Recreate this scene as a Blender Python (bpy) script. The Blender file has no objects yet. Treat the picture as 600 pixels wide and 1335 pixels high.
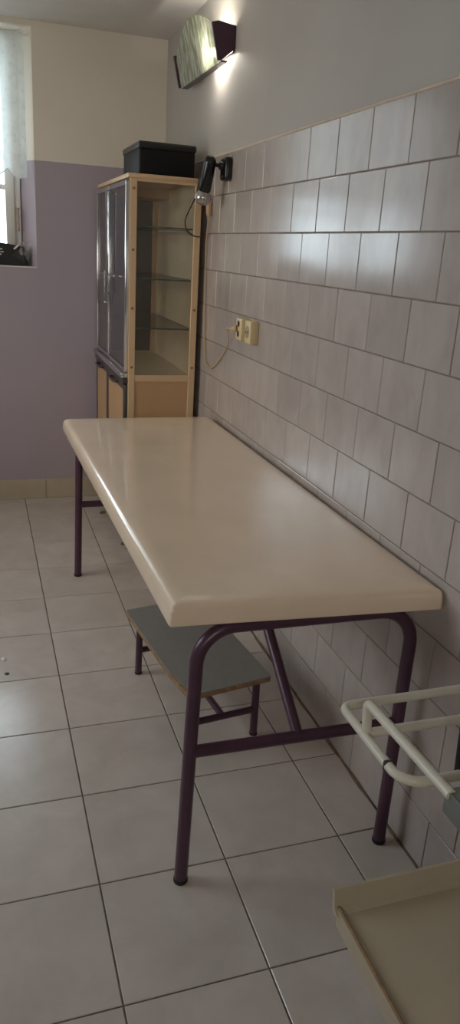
import bpy, bmesh, math, random
from mathutils import Vector, Matrix
random.seed(7)
sc = bpy.context.scene
COL = sc.collection
PI = math.pi

# ------------------------------------------------------------------ materials
def new_mat(name):
    m = bpy.data.materials.new(name); m.use_nodes = True
    nt = m.node_tree
    b = nt.nodes['Principled BSDF']
    return m, nt, b

def N(nt, kind, **inputs):
    n = nt.nodes.new(kind)
    for k, v in inputs.items():
        n.inputs[k].default_value = v
    return n

def plain(name, col, rough=0.5, metal=0.0, spec=0.5, noise=0.0, nscale=8.0, bump=0.0, bscale=60.0, coat=0.0, stretch=None, rough_var=0.0):
    """procedural material: base colour with slight noise mottling, optional bump"""
    m, nt, b = new_mat(name)
    b.inputs['Base Color'].default_value = (*col, 1)
    b.inputs['Roughness'].default_value = rough
    b.inputs['Metallic'].default_value = metal
    b.inputs['Specular IOR Level'].default_value = spec
    if coat:
        b.inputs['Coat Weight'].default_value = coat
        b.inputs['Coat Roughness'].default_value = 0.08
    tc = nt.nodes.new('ShaderNodeTexCoord')
    vec = tc.outputs['Object']
    if stretch:
        mp = nt.nodes.new('ShaderNodeMapping'); mp.inputs['Scale'].default_value = stretch
        nt.links.new(vec, mp.inputs['Vector']); vec = mp.outputs['Vector']
    if noise > 0:
        n = N(nt, 'ShaderNodeTexNoise', Scale=nscale, Detail=5.0, Roughness=0.6)
        nt.links.new(vec, n.inputs['Vector'])
        r = nt.nodes.new('ShaderNodeValToRGB')
        r.color_ramp.elements[0].position = 0.3; r.color_ramp.elements[1].position = 0.7
        r.color_ramp.elements[0].color = (*[c*(1-noise) for c in col], 1)
        r.color_ramp.elements[1].color = (*[min(1, c*(1+noise)) for c in col], 1)
        nt.links.new(n.outputs['Fac'], r.inputs['Fac'])
        nt.links.new(r.outputs['Color'], b.inputs['Base Color'])
        if rough_var:
            mr = N(nt, 'ShaderNodeMapRange'); mr.inputs['To Min'].default_value = rough-rough_var; mr.inputs['To Max'].default_value = rough+rough_var
            nt.links.new(n.outputs['Fac'], mr.inputs['Value']); nt.links.new(mr.outputs['Result'], b.inputs['Roughness'])
    if bump > 0:
        n2 = N(nt, 'ShaderNodeTexNoise', Scale=bscale, Detail=3.0)
        nt.links.new(vec, n2.inputs['Vector'])
        bp = N(nt, 'ShaderNodeBump', Strength=bump, Distance=0.002)
        nt.links.new(n2.outputs['Fac'], bp.inputs['Height'])
        nt.links.new(bp.outputs['Normal'], b.inputs['Normal'])
    return m

def tile_mat(name, c0, c1, rough, nscale, stretch, spec=0.5, var=0.08, bump=0.0):
    m, nt, b = new_mat(name)
    tc = nt.nodes.new('ShaderNodeTexCoord')
    at = nt.nodes.new('ShaderNodeAttribute'); at.attribute_name = 'rnd'
    mul = N(nt, 'ShaderNodeVectorMath'); mul.operation = 'SCALE'; mul.inputs['Scale'].default_value = 17.0
    nt.links.new(at.outputs['Color'], mul.inputs[0])
    add = nt.nodes.new('ShaderNodeVectorMath'); add.operation = 'ADD'
    mp = nt.nodes.new('ShaderNodeMapping'); mp.inputs['Scale'].default_value = stretch
    nt.links.new(tc.outputs['Object'], mp.inputs['Vector'])
    nt.links.new(mp.outputs['Vector'], add.inputs[0]); nt.links.new(mul.outputs['Vector'], add.inputs[1])
    n = N(nt, 'ShaderNodeTexNoise', Scale=nscale, Detail=6.0, Roughness=0.6, Distortion=0.4)
    nt.links.new(add.outputs['Vector'], n.inputs['Vector'])
    r = nt.nodes.new('ShaderNodeValToRGB')
    r.color_ramp.elements[0].position = 0.3; r.color_ramp.elements[1].position = 0.68
    r.color_ramp.elements[0].color = (*c0, 1); r.color_ramp.elements[1].color = (*c1, 1)
    nt.links.new(n.outputs['Fac'], r.inputs['Fac'])
    hsv = nt.nodes.new('ShaderNodeHueSaturation')
    sep = nt.nodes.new('ShaderNodeSeparateColor'); nt.links.new(at.outputs['Color'], sep.inputs[0])
    mr = nt.nodes.new('ShaderNodeMapRange'); mr.inputs['To Min'].default_value = 1-var; mr.inputs['To Max'].default_value = 1+var
    nt.links.new(sep.outputs[0], mr.inputs['Value']); nt.links.new(mr.outputs['Result'], hsv.inputs['Value'])
    nt.links.new(r.outputs['Color'], hsv.inputs['Color'])
    nt.links.new(hsv.outputs['Color'], b.inputs['Base Color'])
    b.inputs['Roughness'].default_value = rough
    b.inputs['Specular IOR Level'].default_value = spec
    if bump:
        n2 = N(nt, 'ShaderNodeTexNoise', Scale=9.0, Detail=2.0)
        nt.links.new(add.outputs['Vector'], n2.inputs['Vector'])
        bp = N(nt, 'ShaderNodeBump', Strength=bump, Distance=0.004)
        nt.links.new(n2.outputs['Fac'], bp.inputs['Height'])
        nt.links.new(bp.outputs['Normal'], b.inputs['Normal'])
    return m

def paint_two(name, low, high, z):
    """wall painted in two colours with a straight line at height z"""
    m, nt, b = new_mat(name)
    geo = nt.nodes.new('ShaderNodeTexCoord')
    sep = nt.nodes.new('ShaderNodeSeparateXYZ'); nt.links.new(geo.outputs['Object'], sep.inputs[0])
    n = N(nt, 'ShaderNodeTexNoise', Scale=2.5, Detail=5.0)
    nt.links.new(geo.outputs['Object'], n.inputs['Vector'])
    wob = N(nt, 'ShaderNodeTexNoise', Scale=30.0, Detail=2.0); nt.links.new(geo.outputs['Object'], wob.inputs['Vector'])
    ma = nt.nodes.new('ShaderNodeMath'); ma.operation = 'MULTIPLY_ADD'; ma.inputs[1].default_value = 0.005
    nt.links.new(wob.outputs['Fac'], ma.inputs[0]); nt.links.new(sep.outputs['Z'], ma.inputs[2])
    gt = nt.nodes.new('ShaderNodeMath'); gt.operation = 'GREATER_THAN'; gt.inputs[1].default_value = z+0.0025
    nt.links.new(ma.outputs[0], gt.inputs[0])
    mx = nt.nodes.new('ShaderNodeMix'); mx.data_type = 'RGBA'
    nt.links.new(gt.outputs[0], mx.inputs['Factor'])
    mx.inputs[6].default_value = (*low, 1); mx.inputs[7].default_value = (*high, 1)
    hsv = nt.nodes.new('ShaderNodeHueSaturation')
    mr = nt.nodes.new('ShaderNodeMapRange'); mr.inputs['To Min'].default_value = 0.93; mr.inputs['To Max'].default_value = 1.07
    nt.links.new(n.outputs['Fac'], mr.inputs['Value']); nt.links.new(mr.outputs['Result'], hsv.inputs['Value'])
    nt.links.new(mx.outputs[2], hsv.inputs['Color']); nt.links.new(hsv.outputs['Color'], b.inputs['Base Color'])
    b.inputs['Roughness'].default_value = 0.75
    n2 = N(nt, 'ShaderNodeTexNoise', Scale=45.0, Detail=4.0); nt.links.new(geo.outputs['Object'], n2.inputs['Vector'])
    bp = N(nt, 'ShaderNodeBump', Strength=0.25, Distance=0.002)
    nt.links.new(n2.outputs['Fac'], bp.inputs['Height']); nt.links.new(bp.outputs['Normal'], b.inputs['Normal'])
    return m

def glass_mat(name, tint=(0.95, 0.98, 0.96), refl=0.07, rough=0.03, dirt=0.0, dirtcol=(0.5, 0.5, 0.45)):
    m, nt, b = new_mat(name)
    nt.nodes.remove(b)
    out = nt.nodes['Material Output']
    tr = N(nt, 'ShaderNodeBsdfTransparent'); tr.inputs['Color'].default_value = (*tint, 1)
    gl = N(nt, 'ShaderNodeBsdfGlossy'); gl.inputs['Roughness'].default_value = rough
    lw = N(nt, 'ShaderNodeLayerWeight', Blend=0.25)
    mr = nt.nodes.new('ShaderNodeMapRange'); mr.inputs['To Min'].default_value = refl; mr.inputs['To Max'].default_value = 0.6
    nt.links.new(lw.outputs['Fresnel'], mr.inputs['Value'])
    mx = nt.nodes.new('ShaderNodeMixShader')
    nt.links.new(mr.outputs['Result'], mx.inputs['Fac'])
    if dirt > 0:
        df = N(nt, 'ShaderNodeBsdfDiffuse'); df.inputs['Color'].default_value = (*dirtcol, 1)
        m2 = nt.nodes.new('ShaderNodeMixShader'); m2.inputs['Fac'].default_value = dirt
        nt.links.new(tr.outputs[0], m2.inputs[1]); nt.links.new(df.outputs[0], m2.inputs[2])
        nt.links.new(m2.outputs[0], mx.inputs[1])
    else:
        nt.links.new(tr.outputs[0], mx.inputs[1])
    nt.links.new(gl.outputs[0], mx.inputs[2])
    nt.links.new(mx.outputs[0], out.inputs['Surface'])
    return m

def lace_mat():
    m, nt, b = new_mat('lace_fabric')
    nt.nodes.remove(b)
    out = nt.nodes['Material Output']
    tc = nt.nodes.new('ShaderNodeTexCoord')
    df = N(nt, 'ShaderNodeBsdfDiffuse'); df.inputs['Color'].default_value = (0.86, 0.88, 0.87, 1)
    tl = N(nt, 'ShaderNodeBsdfTranslucent'); tl.inputs['Color'].default_value = (0.80, 0.84, 0.82, 1)
    m1 = nt.nodes.new('ShaderNodeMixShader'); m1.inputs['Fac'].default_value = 0.4
    nt.links.new(df.outputs[0], m1.inputs[1]); nt.links.new(tl.outputs[0], m1.inputs[2])
    tr = N(nt, 'ShaderNodeBsdfTransparent')
    # net weave with denser embroidered flowers near the hem
    vo = N(nt, 'ShaderNodeTexVoronoi', Scale=28.0); nt.links.new(tc.outputs['Object'], vo.inputs['Vector'])
    wv = N(nt, 'ShaderNodeTexNoise', Scale=16.0, Detail=4.0); nt.links.new(tc.outputs['Object'], wv.inputs['Vector'])
    sep = nt.nodes.new('ShaderNodeSeparateXYZ'); nt.links.new(tc.outputs['Object'], sep.inputs[0])
    hem = nt.nodes.new('ShaderNodeMapRange'); hem.inputs['From Min'].default_value = 1.72; hem.inputs['From Max'].default_value = 1.98
    hem.inputs['To Min'].default_value = 0.10; hem.inputs['To Max'].default_value = 0.0
    nt.links.new(sep.outputs['Z'], hem.inputs['Value'])
    a = nt.nodes.new('ShaderNodeMath'); a.operation = 'MULTIPLY_ADD'; a.inputs[1].default_value = 0.35; a.inputs[2].default_value = 0.02
    nt.links.new(wv.outputs['Fac'], a.inputs[0])
    c = nt.nodes.new('ShaderNodeMath'); c.operation = 'SUBTRACT'; c.use_clamp = True
    nt.links.new(a.outputs[0], c.inputs[0]); nt.links.new(hem.outputs['Result'], c.inputs[1])
    v2 = nt.nodes.new('ShaderNodeMath'); v2.operation = 'LESS_THAN'; v2.inputs[1].default_value = 0.28
    nt.links.new(vo.outputs['Distance'], v2.inputs[0])
    v3 = nt.nodes.new('ShaderNodeMath'); v3.operation = 'MULTIPLY_ADD'; v3.inputs[1].default_value = 0.06
    nt.links.new(v2.outputs[0], v3.inputs[0]); nt.links.new(c.outputs[0], v3.inputs[2])
    m2 = nt.nodes.new('ShaderNodeMixShader')
    nt.links.new(v3.outputs[0], m2.inputs['Fac'])
    nt.links.new(m1.outputs[0], m2.inputs[1]); nt.links.new(tr.outputs[0], m2.inputs[2])
    nt.links.new(m2.outputs[0], out.inputs['Surface'])
    return m

def streak_glass():
    m, nt, b = new_mat('streaked_green_glass')
    tc = nt.nodes.new('ShaderNodeTexCoord')
    mp = nt.nodes.new('ShaderNodeMapping'); mp.inputs['Scale'].default_value = (1, 42, 9); mp.inputs['Rotation'].default_value = (0.18, 0, 0)
    nt.links.new(tc.outputs['Object'], mp.inputs['Vector'])
    n = N(nt, 'ShaderNodeTexNoise', Scale=1.6, Detail=5.0, Distortion=0.6); nt.links.new(mp.outputs['Vector'], n.inputs['Vector'])
    r = nt.nodes.new('ShaderNodeValToRGB')
    r.color_ramp.elements[0].position = 0.38; r.color_ramp.elements[0].color = (0.42, 0.47, 0.32, 1)
    r.color_ramp.elements[1].position = 0.62; r.color_ramp.elements[1].color = (0.90, 0.91, 0.86, 1)
    nt.links.new(n.outputs['Fac'], r.inputs['Fac'])
    nt.links.new(r.outputs['Color'], b.inputs['Base Color'])
    b.inputs['Roughness'].default_value = 0.12
    out = nt.nodes['Material Output']
    tl = nt.nodes.new('ShaderNodeBsdfTranslucent'); nt.links.new(r.outputs['Color'], tl.inputs['Color'])
    m1 = nt.nodes.new('ShaderNodeMixShader'); m1.inputs['Fac'].default_value = 0.20
    nt.links.new(b.outputs[0], m1.inputs[1]); nt.links.new(tl.outputs[0], m1.inputs[2])
    rf = N(nt, 'ShaderNodeBsdfRefraction', Roughness=0.42, IOR=1.06); nt.links.new(r.outputs['Color'], rf.inputs['Color'])
    m2 = nt.nodes.new('ShaderNodeMixShader'); m2.inputs['Fac'].default_value = 0.38
    nt.links.new(m1.outputs[0], m2.inputs[1]); nt.links.new(rf.outputs[0], m2.inputs[2])
    nt.links.new(m2.outputs[0], out.inputs['Surface'])
    return m

def emit(name, col, s):
    m, nt, b = new_mat(name)
    b.inputs['Base Color'].default_value = (*col, 1)
    b.inputs['Emission Color'].default_value = (*col, 1)
    b.inputs['Emission Strength'].default_value = s
    return m

M = {}
M['floor_tile'] = tile_mat('floor_tile', (0.535, 0.48, 0.445), (0.64, 0.58, 0.545), 0.18, 7.0, (1, 1, 1), 0.5, 0.04, 0.05)
M['floor_grout'] = plain('floor_grout', (0.13, 0.105, 0.085), 0.9, noise=0.35, nscale=14)
M['wall_tile'] = tile_mat('wall_tile', (0.41, 0.355, 0.335), (0.485, 0.428, 0.405), 0.16, 7.0, (1, 1.5, 0.9), 0.5, 0.05, 0.03)
M['wall_grout'] = plain('wall_grout', (0.20, 0.165, 0.14), 0.85, noise=0.25, nscale=20)
M['lip'] = plain('ledge_plaster', (0.60, 0.49, 0.40), 0.8, noise=0.12, nscale=9)
LAV = (0.42, 0.362, 0.42); CREAM = (0.77, 0.71, 0.63)
M['paint'] = paint_two('two_tone_paint', LAV, CREAM, 1.807)
M['paint_upper'] = plain('offwhite_wall_paint', (0.46, 0.43, 0.405), 0.7, noise=0.05, nscale=2.0, bump=0.3, bscale=18)
M['ceiling'] = plain('ceiling_paint', (0.70, 0.67, 0.63), 0.85, noise=0.03, bump=0.15)
M['skirting'] = plain('beige_skirting_tile', (0.50, 0.43, 0.33), 0.4, noise=0.08, nscale=6)
M['white_frame'] = plain('white_window_paint', (0.78, 0.76, 0.72), 0.4, noise=0.03)
M['sill'] = plain('white_sill', (0.70, 0.68, 0.68), 0.35, noise=0.04)
M['table_top'] = plain('cream_gloss_vinyl', (0.88, 0.70, 0.54), 0.22, noise=0.045, nscale=5, coat=0.6, bump=0.05, bscale=6)
M['purple'] = plain('purple_enamel', (0.070, 0.028, 0.052), 0.33, noise=0.12, nscale=12)
M['black_rubber'] = plain('black_rubber', (0.012, 0.011, 0.012), 0.6, noise=0.1)
M['laminate'] = plain('grey_laminate', (0.25, 0.25, 0.245), 0.42, noise=0.05, nscale=30)
M['chip'] = plain('brown_chipboard_edge', (0.30, 0.19, 0.105), 0.8, noise=0.3, nscale=60)
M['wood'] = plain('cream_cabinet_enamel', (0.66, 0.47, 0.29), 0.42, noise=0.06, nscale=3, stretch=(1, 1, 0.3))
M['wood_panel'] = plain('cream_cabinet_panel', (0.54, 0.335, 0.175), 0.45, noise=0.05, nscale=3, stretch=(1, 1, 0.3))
M['cab_in'] = plain('pale_cabinet_lining', (0.84, 0.72, 0.52), 0.5, noise=0.06, nscale=4)
M['screw'] = plain('brown_screw_cover', (0.27, 0.15, 0.07), 0.5, noise=0.1)
M['chrome'] = plain('polished_metal', (0.72, 0.72, 0.74), 0.16, metal=1.0, noise=0.03)
M['dark_metal'] = plain('dark_trim', (0.06, 0.05, 0.05), 0.35, noise=0.1)
M['glass'] = glass_mat('clear_glass', refl=0.05)
M['cab_glass'] = glass_mat('cabinet_glass', (0.96, 0.95, 0.90), 0.03, 0.02, 0.03, (0.5, 0.46, 0.38))
M['door_glass'] = glass_mat('smoky_door_glass', (0.84, 0.83, 0.85), 0.14, 0.05, 0.12, (0.30, 0.29, 0.33))
M['shelf_glass'] = glass_mat('shelf_glass', (0.96, 0.97, 0.94), 0.05, 0.02, 0.08, (0.55, 0.55, 0.45))
M['shelf_edge'] = plain('green_glass_edge', (0.035, 0.060, 0.048), 0.15, noise=0.1)
M['black_plastic'] = plain('black_plastic', (0.007, 0.007, 0.008), 0.5, spec=0.2, noise=0.15, bump=0.1, bscale=200)
M['black_lid'] = plain('charcoal_lid', (0.016, 0.017, 0.017), 0.4, spec=0.35, noise=0.1)
M['black_gloss'] = plain('black_lamp_plastic', (0.008, 0.008, 0.009), 0.25, noise=0.1)
M['socket'] = plain('cream_socket_plastic', (0.70, 0.57, 0.33), 0.35, noise=0.04)
M['socket_well'] = plain('socket_well', (0.36, 0.28, 0.17), 0.4, noise=0.05)
M['hole'] = plain('dark_hole', (0.03, 0.018, 0.012), 0.7, noise=0.1)
M['cream_cable'] = plain('peach_cable', (0.56, 0.38, 0.23), 0.5, noise=0.05)
M['black_cable'] = plain('black_cable', (0.012, 0.010, 0.010), 0.5, noise=0.1)
M['white_tube'] = plain('cream_white_enamel', (0.66, 0.62, 0.53), 0.3, noise=0.05, nscale=9)
M['tray'] = plain('yellowed_cream_enamel', (0.49, 0.42, 0.31), 0.30, noise=0.07, nscale=6)
M['steel'] = plain('dull_grey_steel', (0.23, 0.25, 0.24), 0.35, metal=0.6, noise=0.08)
M['bulb_glass'] = plain('reflector_bulb_glass', (0.55, 0.53, 0.52), 0.18, metal=0.75, noise=0.25, nscale=30, coat=0.4)
M['lace'] = lace_mat()
M['sconce_glass'] = streak_glass()
M['sconce_purple'] = plain('dark_plum_enamel', (0.055, 0.022, 0.045), 0.3, noise=0.08)
M['bulb_on'] = emit('lit_bulb', (1.0, 0.94, 0.83), 120.0)
M['bag'] = plain('black_bag_fabric', (0.012, 0.011, 0.012), 0.55, noise=0.3, nscale=25, bump=0.5, bscale=35)
M['bag_dark'] = plain('dark_bag_side', (0.030, 0.029, 0.025), 0.45, noise=0.5, nscale=40)
M['white_strap'] = plain('white_strap', (0.75, 0.75, 0.74), 0.5, noise=0.05)
M['film'] = glass_mat('clear_plastic_film', (0.92, 0.92, 0.93), 0.12, 0.15, 0.35, (0.75, 0.74, 0.76))
M['handle_brown'] = plain('shaded_handle_brown', (0.42, 0.30, 0.22), 0.4, metal=0.5, noise=0.1)  # brown tone stands in for the shadow on the thin window handle
M['scrap'] = plain('brown_scrap', (0.20, 0.14, 0.08), 0.8, noise=0.3, nscale=50)
M['scrap_white'] = plain('white_scrap', (0.75, 0.75, 0.73), 0.7, noise=0.05)
M['scrap_dark'] = plain('dark_scrap', (0.05, 0.05, 0.05), 0.7, noise=0.2)
M['caulk'] = plain('dirty_joint', (0.16, 0.105, 0.07), 0.85, noise=0.4, nscale=30, bump=0.5)

# ------------------------------------------------------------------ mesh helpers
def bm_new(): return bmesh.new()

def add_box(bm, x0, x1, y0, y1, z0, z1, bev=0.0, seg=2, rot=None):
    r = bmesh.ops.create_cube(bm, size=1.0)
    vs = r['verts']
    c = Vector(((x0+x1)/2, (y0+y1)/2, (z0+z1)/2))
    for v in vs:
        v.co = Vector((v.co.x*(x1-x0), v.co.y*(y1-y0), v.co.z*(z1-z0)))
    if bev > 0:
        es = list({e for v in vs for e in v.link_edges})
        r2 = bmesh.ops.bevel(bm, geom=es, offset=bev, segments=seg, profile=0.5, affect='EDGES')
        vs = list({v for f in r2['faces'] for v in f.verts} | {v for v in vs if v.is_valid})
    for v in vs:
        if rot is not None: v.co = rot @ v.co
        v.co += c
    return vs

def fillet(pts, r, n=8):
    pts = [Vector(p) for p in pts]
    out = [pts[0]]
    for i in range(1, len(pts)-1):
        p = pts[i]; a = (pts[i-1]-p); b = (pts[i+1]-p)
        ri = r[i-1] if isinstance(r, (list, tuple)) else r
        la, lb = a.length, b.length
        a.normalize(); b.normalize()
        ang = a.angle(b)
        if ang > PI-0.01 or ri <= 0:
            out.append(p); continue
        d = min(ri/math.tan(ang/2), la*0.49 if i > 1 else la*0.98, lb*0.49 if i < len(pts)-2 else lb*0.98)
        rr = d*math.tan(ang/2)
        bis = (a+b).normalized()
        c = p + bis*(rr/math.sin(ang/2))
        s = p+a*d-c; e = p+b*d-c
        tot = s.angle(e); ax = s.cross(e).normalized()
        for k in range(n+1):
            out.append(c + Matrix.Rotation(tot*k/n, 3, ax) @ s)
    out.append(pts[-1])
    return out

def smooth_path(pts, n=8):
    """Catmull-Rom through pts"""
    P = [Vector(p) for p in pts]
    P = [P[0]*2-P[1]] + P + [P[-1]*2-P[-2]]
    out = []
    for i in range(1, len(P)-2):
        for k in range(n):
            t = k/n
            out.append(0.5*((2*P[i]) + (P[i+1]-P[i-1])*t + (2*P[i-1]-5*P[i]+4*P[i+1]-P[i+2])*t*t + (3*P[i]-P[i-1]-3*P[i+1]+P[i+2])*t**3))
    out.append(P[-2])
    return out

def add_tube(bm, path, r, seg=14, caps=True):
    path = [Vector(p) for p in path]
    q = [path[0]]
    for p in path[1:]:
        if (p-q[-1]).length > 1e-5: q.append(p)
    path = q
    rings = []
    t0 = (path[1]-path[0]).normalized()
    up = Vector((0, 0, 1)) if abs(t0.z) < 0.9 else Vector((1, 0, 0))
    nrm = t0.cross(up).normalized()
    for i, p in enumerate(path):
        if i == 0: t = t0
        elif i == len(path)-1: t = (path[i]-path[i-1]).normalized()
        else: t = ((path[i]-path[i-1]).normalized()+(path[i+1]-path[i]).normalized()).normalized()
        nrm = (nrm - t*nrm.dot(t)).normalized()
        bn = t.cross(nrm)
        rad = r(i/(len(path)-1)) if callable(r) else r
        rings.append([bm.verts.new(p + (nrm*math.cos(2*PI*k/seg)+bn*math.sin(2*PI*k/seg))*rad) for k in range(seg)])
    for a, b in zip(rings, rings[1:]):
        for k in range(seg):
            bm.faces.new((a[k], a[(k+1) % seg], b[(k+1) % seg], b[k]))
    if caps:
        bm.faces.new(rings[0][::-1]); bm.faces.new(rings[-1])

def add_lathe(bm, prof, centre, axis=(0, 0, 1), seg=24):
    """prof: list of (radius, height) along axis from centre"""
    ax = Vector(axis).normalized(); c = Vector(centre)
    u = ax.orthogonal().normalized(); w = ax.cross(u)
    rings = []
    for r, h in prof:
        r = max(r, 1e-4)
        rings.append([bm.verts.new(c+ax*h+(u*math.cos(2*PI*k/seg)+w*math.sin(2*PI*k/seg))*r) for k in range(seg)])
    for a, b in zip(rings, rings[1:]):
        for k in range(seg):
            bm.faces.new((a[k], a[(k+1) % seg], b[(k+1) % seg], b[k]))
    bm.faces.new(rings[0][::-1]); bm.faces.new(rings[-1])

def add_prism(bm, poly, d0, d1, plane='xy'):
    """extrude polygon; plane xy -> along z, xz -> along y, yz -> along x"""
    def P(a, b, d):
        return {'xy': (a, b, d), 'xz': (a, d, b), 'yz': (d, a, b)}[plane]
    A = [bm.verts.new(P(a, b, d0)) for a, b in poly]
    B = [bm.verts.new(P(a, b, d1)) for a, b in poly]
    n = len(poly)
    bm.faces.new(A); bm.faces.new(B[::-1])
    for k in range(n):
        bm.faces.new((A[k], B[k], B[(k+1) % n], A[(k+1) % n]))

WORLD = {}
def obj(name, bm, mat, parent=None, loc=None, smooth=35, label=None, kind=None):
    """link the bmesh (world coordinates) as ONE mesh object"""
    bmesh.ops.recalc_face_normals(bm, faces=bm.faces[:])
    if parent is not None:
        org = WORLD[parent.name]; local = Vector((0, 0, 0))
    else:
        if loc is None:
            xs = [v.co for v in bm.verts]
            loc = Vector(((min(v.x for v in xs)+max(v.x for v in xs))/2, (min(v.y for v in xs)+max(v.y for v in xs))/2, min(v.z for v in xs)))
        org = Vector(loc); local = org
    for v in bm.verts: v.co -= org
    me = bpy.data.meshes.new(name); bm.to_mesh(me); bm.free()
    for m in (mat if isinstance(mat, (list, tuple)) else [mat]): me.materials.append(m)
    if smooth:
        for p in me.polygons: p.use_smooth = True
        me.set_sharp_from_angle(angle=math.radians(smooth))
    o = bpy.data.objects.new(name, me); COL.objects.link(o)
    o.location = local
    if parent is not None: o.parent = parent
    WORLD[o.name] = org
    if label: o['label'] = label
    if kind: o['kind'] = kind
    return o

def struct(name, bm, mat, loc=(0, 0, 0), smooth=0, parent=None):
    return obj(name, bm, mat, parent=parent, loc=loc, smooth=smooth, kind='structure')

def thing(name, label, cat, loc, group=None):
    o = bpy.data.objects.new(name, None); COL.objects.link(o)
    o.empty_display_size = 0.1
    o.location = loc; o['label'] = label; o['category'] = cat
    if group: o['group'] = group
    WORLD[o.name] = Vector(loc)
    return o

def tag(o, label, cat, group=None):
    o['label'] = label; o['category'] = cat
    if group: o['group'] = group
    return o

# ------------------------------------------------------------------ setting
XL, YF, YB, ZC = -2.75, -1.35, 4.265, 2.42       # left wall, front wall, back wall, ceiling
FT = 0.3117

def set_rnd(me_bm, faces, lay, val):
    for f in faces:
        for l in f.loops: l[lay] = val

def tile_quad(bm, lay, centre, ux, uy, un, w, h, depth, tilt, mi=0):
    """one bevelled tile: top face + chamfer + skirt, slightly tilted"""
    c = Vector(centre); ux = Vector(ux); uy = Vector(uy); un = Vector(un)
    ta, tb = tilt
    b = 0.0016
    def P(sx, sy, ins, d):
        a = sx*(w/2-ins); e = sy*(h/2-ins)
        return bm.verts.new(c+ux*a+uy*e+un*(d+a*ta+e*tb))
    S = [(-1, -1), (1, -1), (1, 1), (-1, 1)]
    T = [P(sx, sy, b, 0) for sx, sy in S]
    Mi = [P(sx, sy, 0, -b*0.8) for sx, sy in S]
    Bo = [P(sx, sy, 0, -depth) for sx, sy in S]
    fs = [bm.faces.new(T)]
    for k in range(4):
        j = (k+1) % 4
        fs.append(bm.faces.new((Mi[k], Mi[j], T[j], T[k])))
        fs.append(bm.faces.new((Bo[k], Bo[j], Mi[j], Mi[k])))
    col = (random.random(), random.random(), random.random(), 1)
    for f in fs:
        f.material_index = mi
        for l in f.loops: l[lay] = col

# floor: grout bed + tiles
bm = bm_new(); lay = bm.loops.layers.float_color.new('rnd')
add_box(bm, XL-0.1, 0.1, YF-0.1, YB+0.3, -0.12, -0.0022)
for f in bm.faces: f.material_index = 1
g = 0.0036
for i in range(-7, 4):
    for j in range(-1, 19):
        x0, x1 = -0.7716+i*FT, -0.7716+(i+1)*FT
        y0, y1 = 4.178-(j+1)*FT, 4.178-j*FT
        x0, x1 = max(x0, XL), min(x1, -0.004+g/2); y0, y1 = max(y0, YF), min(y1, YB)
        if x1-x0 < 0.02 or y1-y0 < 0.02: continue
        tile_quad(bm, lay, ((x0+x1)/2, (y0+y1)/2, 0), (1, 0, 0), (0, 1, 0), (0, 0, 1), x1-x0-g, y1-y0-g, 0.004,
                  (random.uniform(-1, 1)*0.0012, random.uniform(-1, 1)*0.0012))
struct('floor', bm, [M['floor_tile'], M['floor_grout']])

# right wall: plaster above, tile field below standing 12 mm proud of it
ZT = 1.794; RH = ZT/12; WW = 0.1975
bm = bm_new(); lay = bm.loops.layers.float_color.new('rnd')
add_box(bm, 0.012, 0.20, YF-0.1, YB+0.3, -0.1, ZC+0.1)
for f in bm.faces: f.material_index = 1
n0 = len(bm.faces)
add_box(bm, 0.0022, 0.0125, YF, YB, 0.0, ZT-0.002)
bm.faces.ensure_lookup_table()
for f in bm.faces[n0:]: f.material_index = 2
n0 = len(bm.faces)
add_box(bm, -0.0015, 0.0125, YF, YB, ZT-0.002, ZT+0.006, 0.002, 1)
bm.faces.ensure_lookup_table()
for f in bm.faces[n0:]: f.material_index = 3
g = 0.0030
for k in range(12):
    base = 2.0965 if k % 2 == 0 else 2.199
    zc = ZT-RH*(k+0.5)
    rt = random.uniform(-1, 1)*0.004
    for i in range(-18, 13):
        y0, y1 = base+i*WW, base+(i+1)*WW
        y0, y1 = max(y0, YF), min(y1, YB)
        if y1-y0 < 0.015: continue
        tile_quad(bm, lay, (0, (y0+y1)/2, zc), (0, 1, 0), (0, 0, 1), (-1, 0, 0), y1-y0-g, RH-g, 0.005,
                  (random.uniform(-1, 1)*0.004, rt+random.uniform(-1, 1)*0.004))
struct('wall_right', bm, [M['wall_tile'], M['paint_upper'], M['wall_grout'], M['lip']])

# dirty joint where the wall tiles meet the floor
bm = bm_new()
pts = []
y = YF
while y < YB:
    pts.append((-0.003+random.uniform(-0.0012, 0.0012), y, 0.0)); y += 0.035
add_tube(bm, pts, lambda t: 0.0045+0.0018*math.sin(t*173)+0.0012*math.sin(t*61), 8)
struct('trim_1', bm, M['caulk'], smooth=40)

# back wall with a splayed window opening
WX0, WX1, WZ0, WZ1 = -1.80, -0.666, 1.285, 2.395
IX0, IX1, YI, YO = WX0+0.065, WX1-0.069, 4.42, 4.60
bm = bm_new()
add_prism(bm, [(WX1, YB), (0.012, YB), (0.012, YO), (IX1, YO), (IX1, YI)], WZ0, WZ1)
add_prism(bm, [(XL, YB), (WX0, YB), (IX0, YI), (IX0, YO), (XL, YO)], WZ0, WZ1)
add_box(bm, XL, 0.012, YB, YO, -0.1, WZ0)
add_box(bm, XL, 0.012, YB, YO, WZ1, ZC+0.1)
struct('wall_back', bm, M['paint'])

# left wall with a wide window, added out of frame to light the back of the room
LY0, LY1, LZ0, LZ1 = 1.85, 3.30, 0.98, 2.18
bm = bm_new()
add_box(bm, XL-0.15, XL, YF-0.1, LY0, -0.1, ZC+0.1)
add_box(bm, XL-0.15, XL, LY1, YO, -0.1, ZC+0.1)
add_box(bm, XL-0.15, XL, LY0, LY1, -0.1, LZ0)
add_box(bm, XL-0.15, XL, LY0, LY1, LZ1, ZC+0.1)
struct('wall_left', bm, M['paint'])

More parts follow.
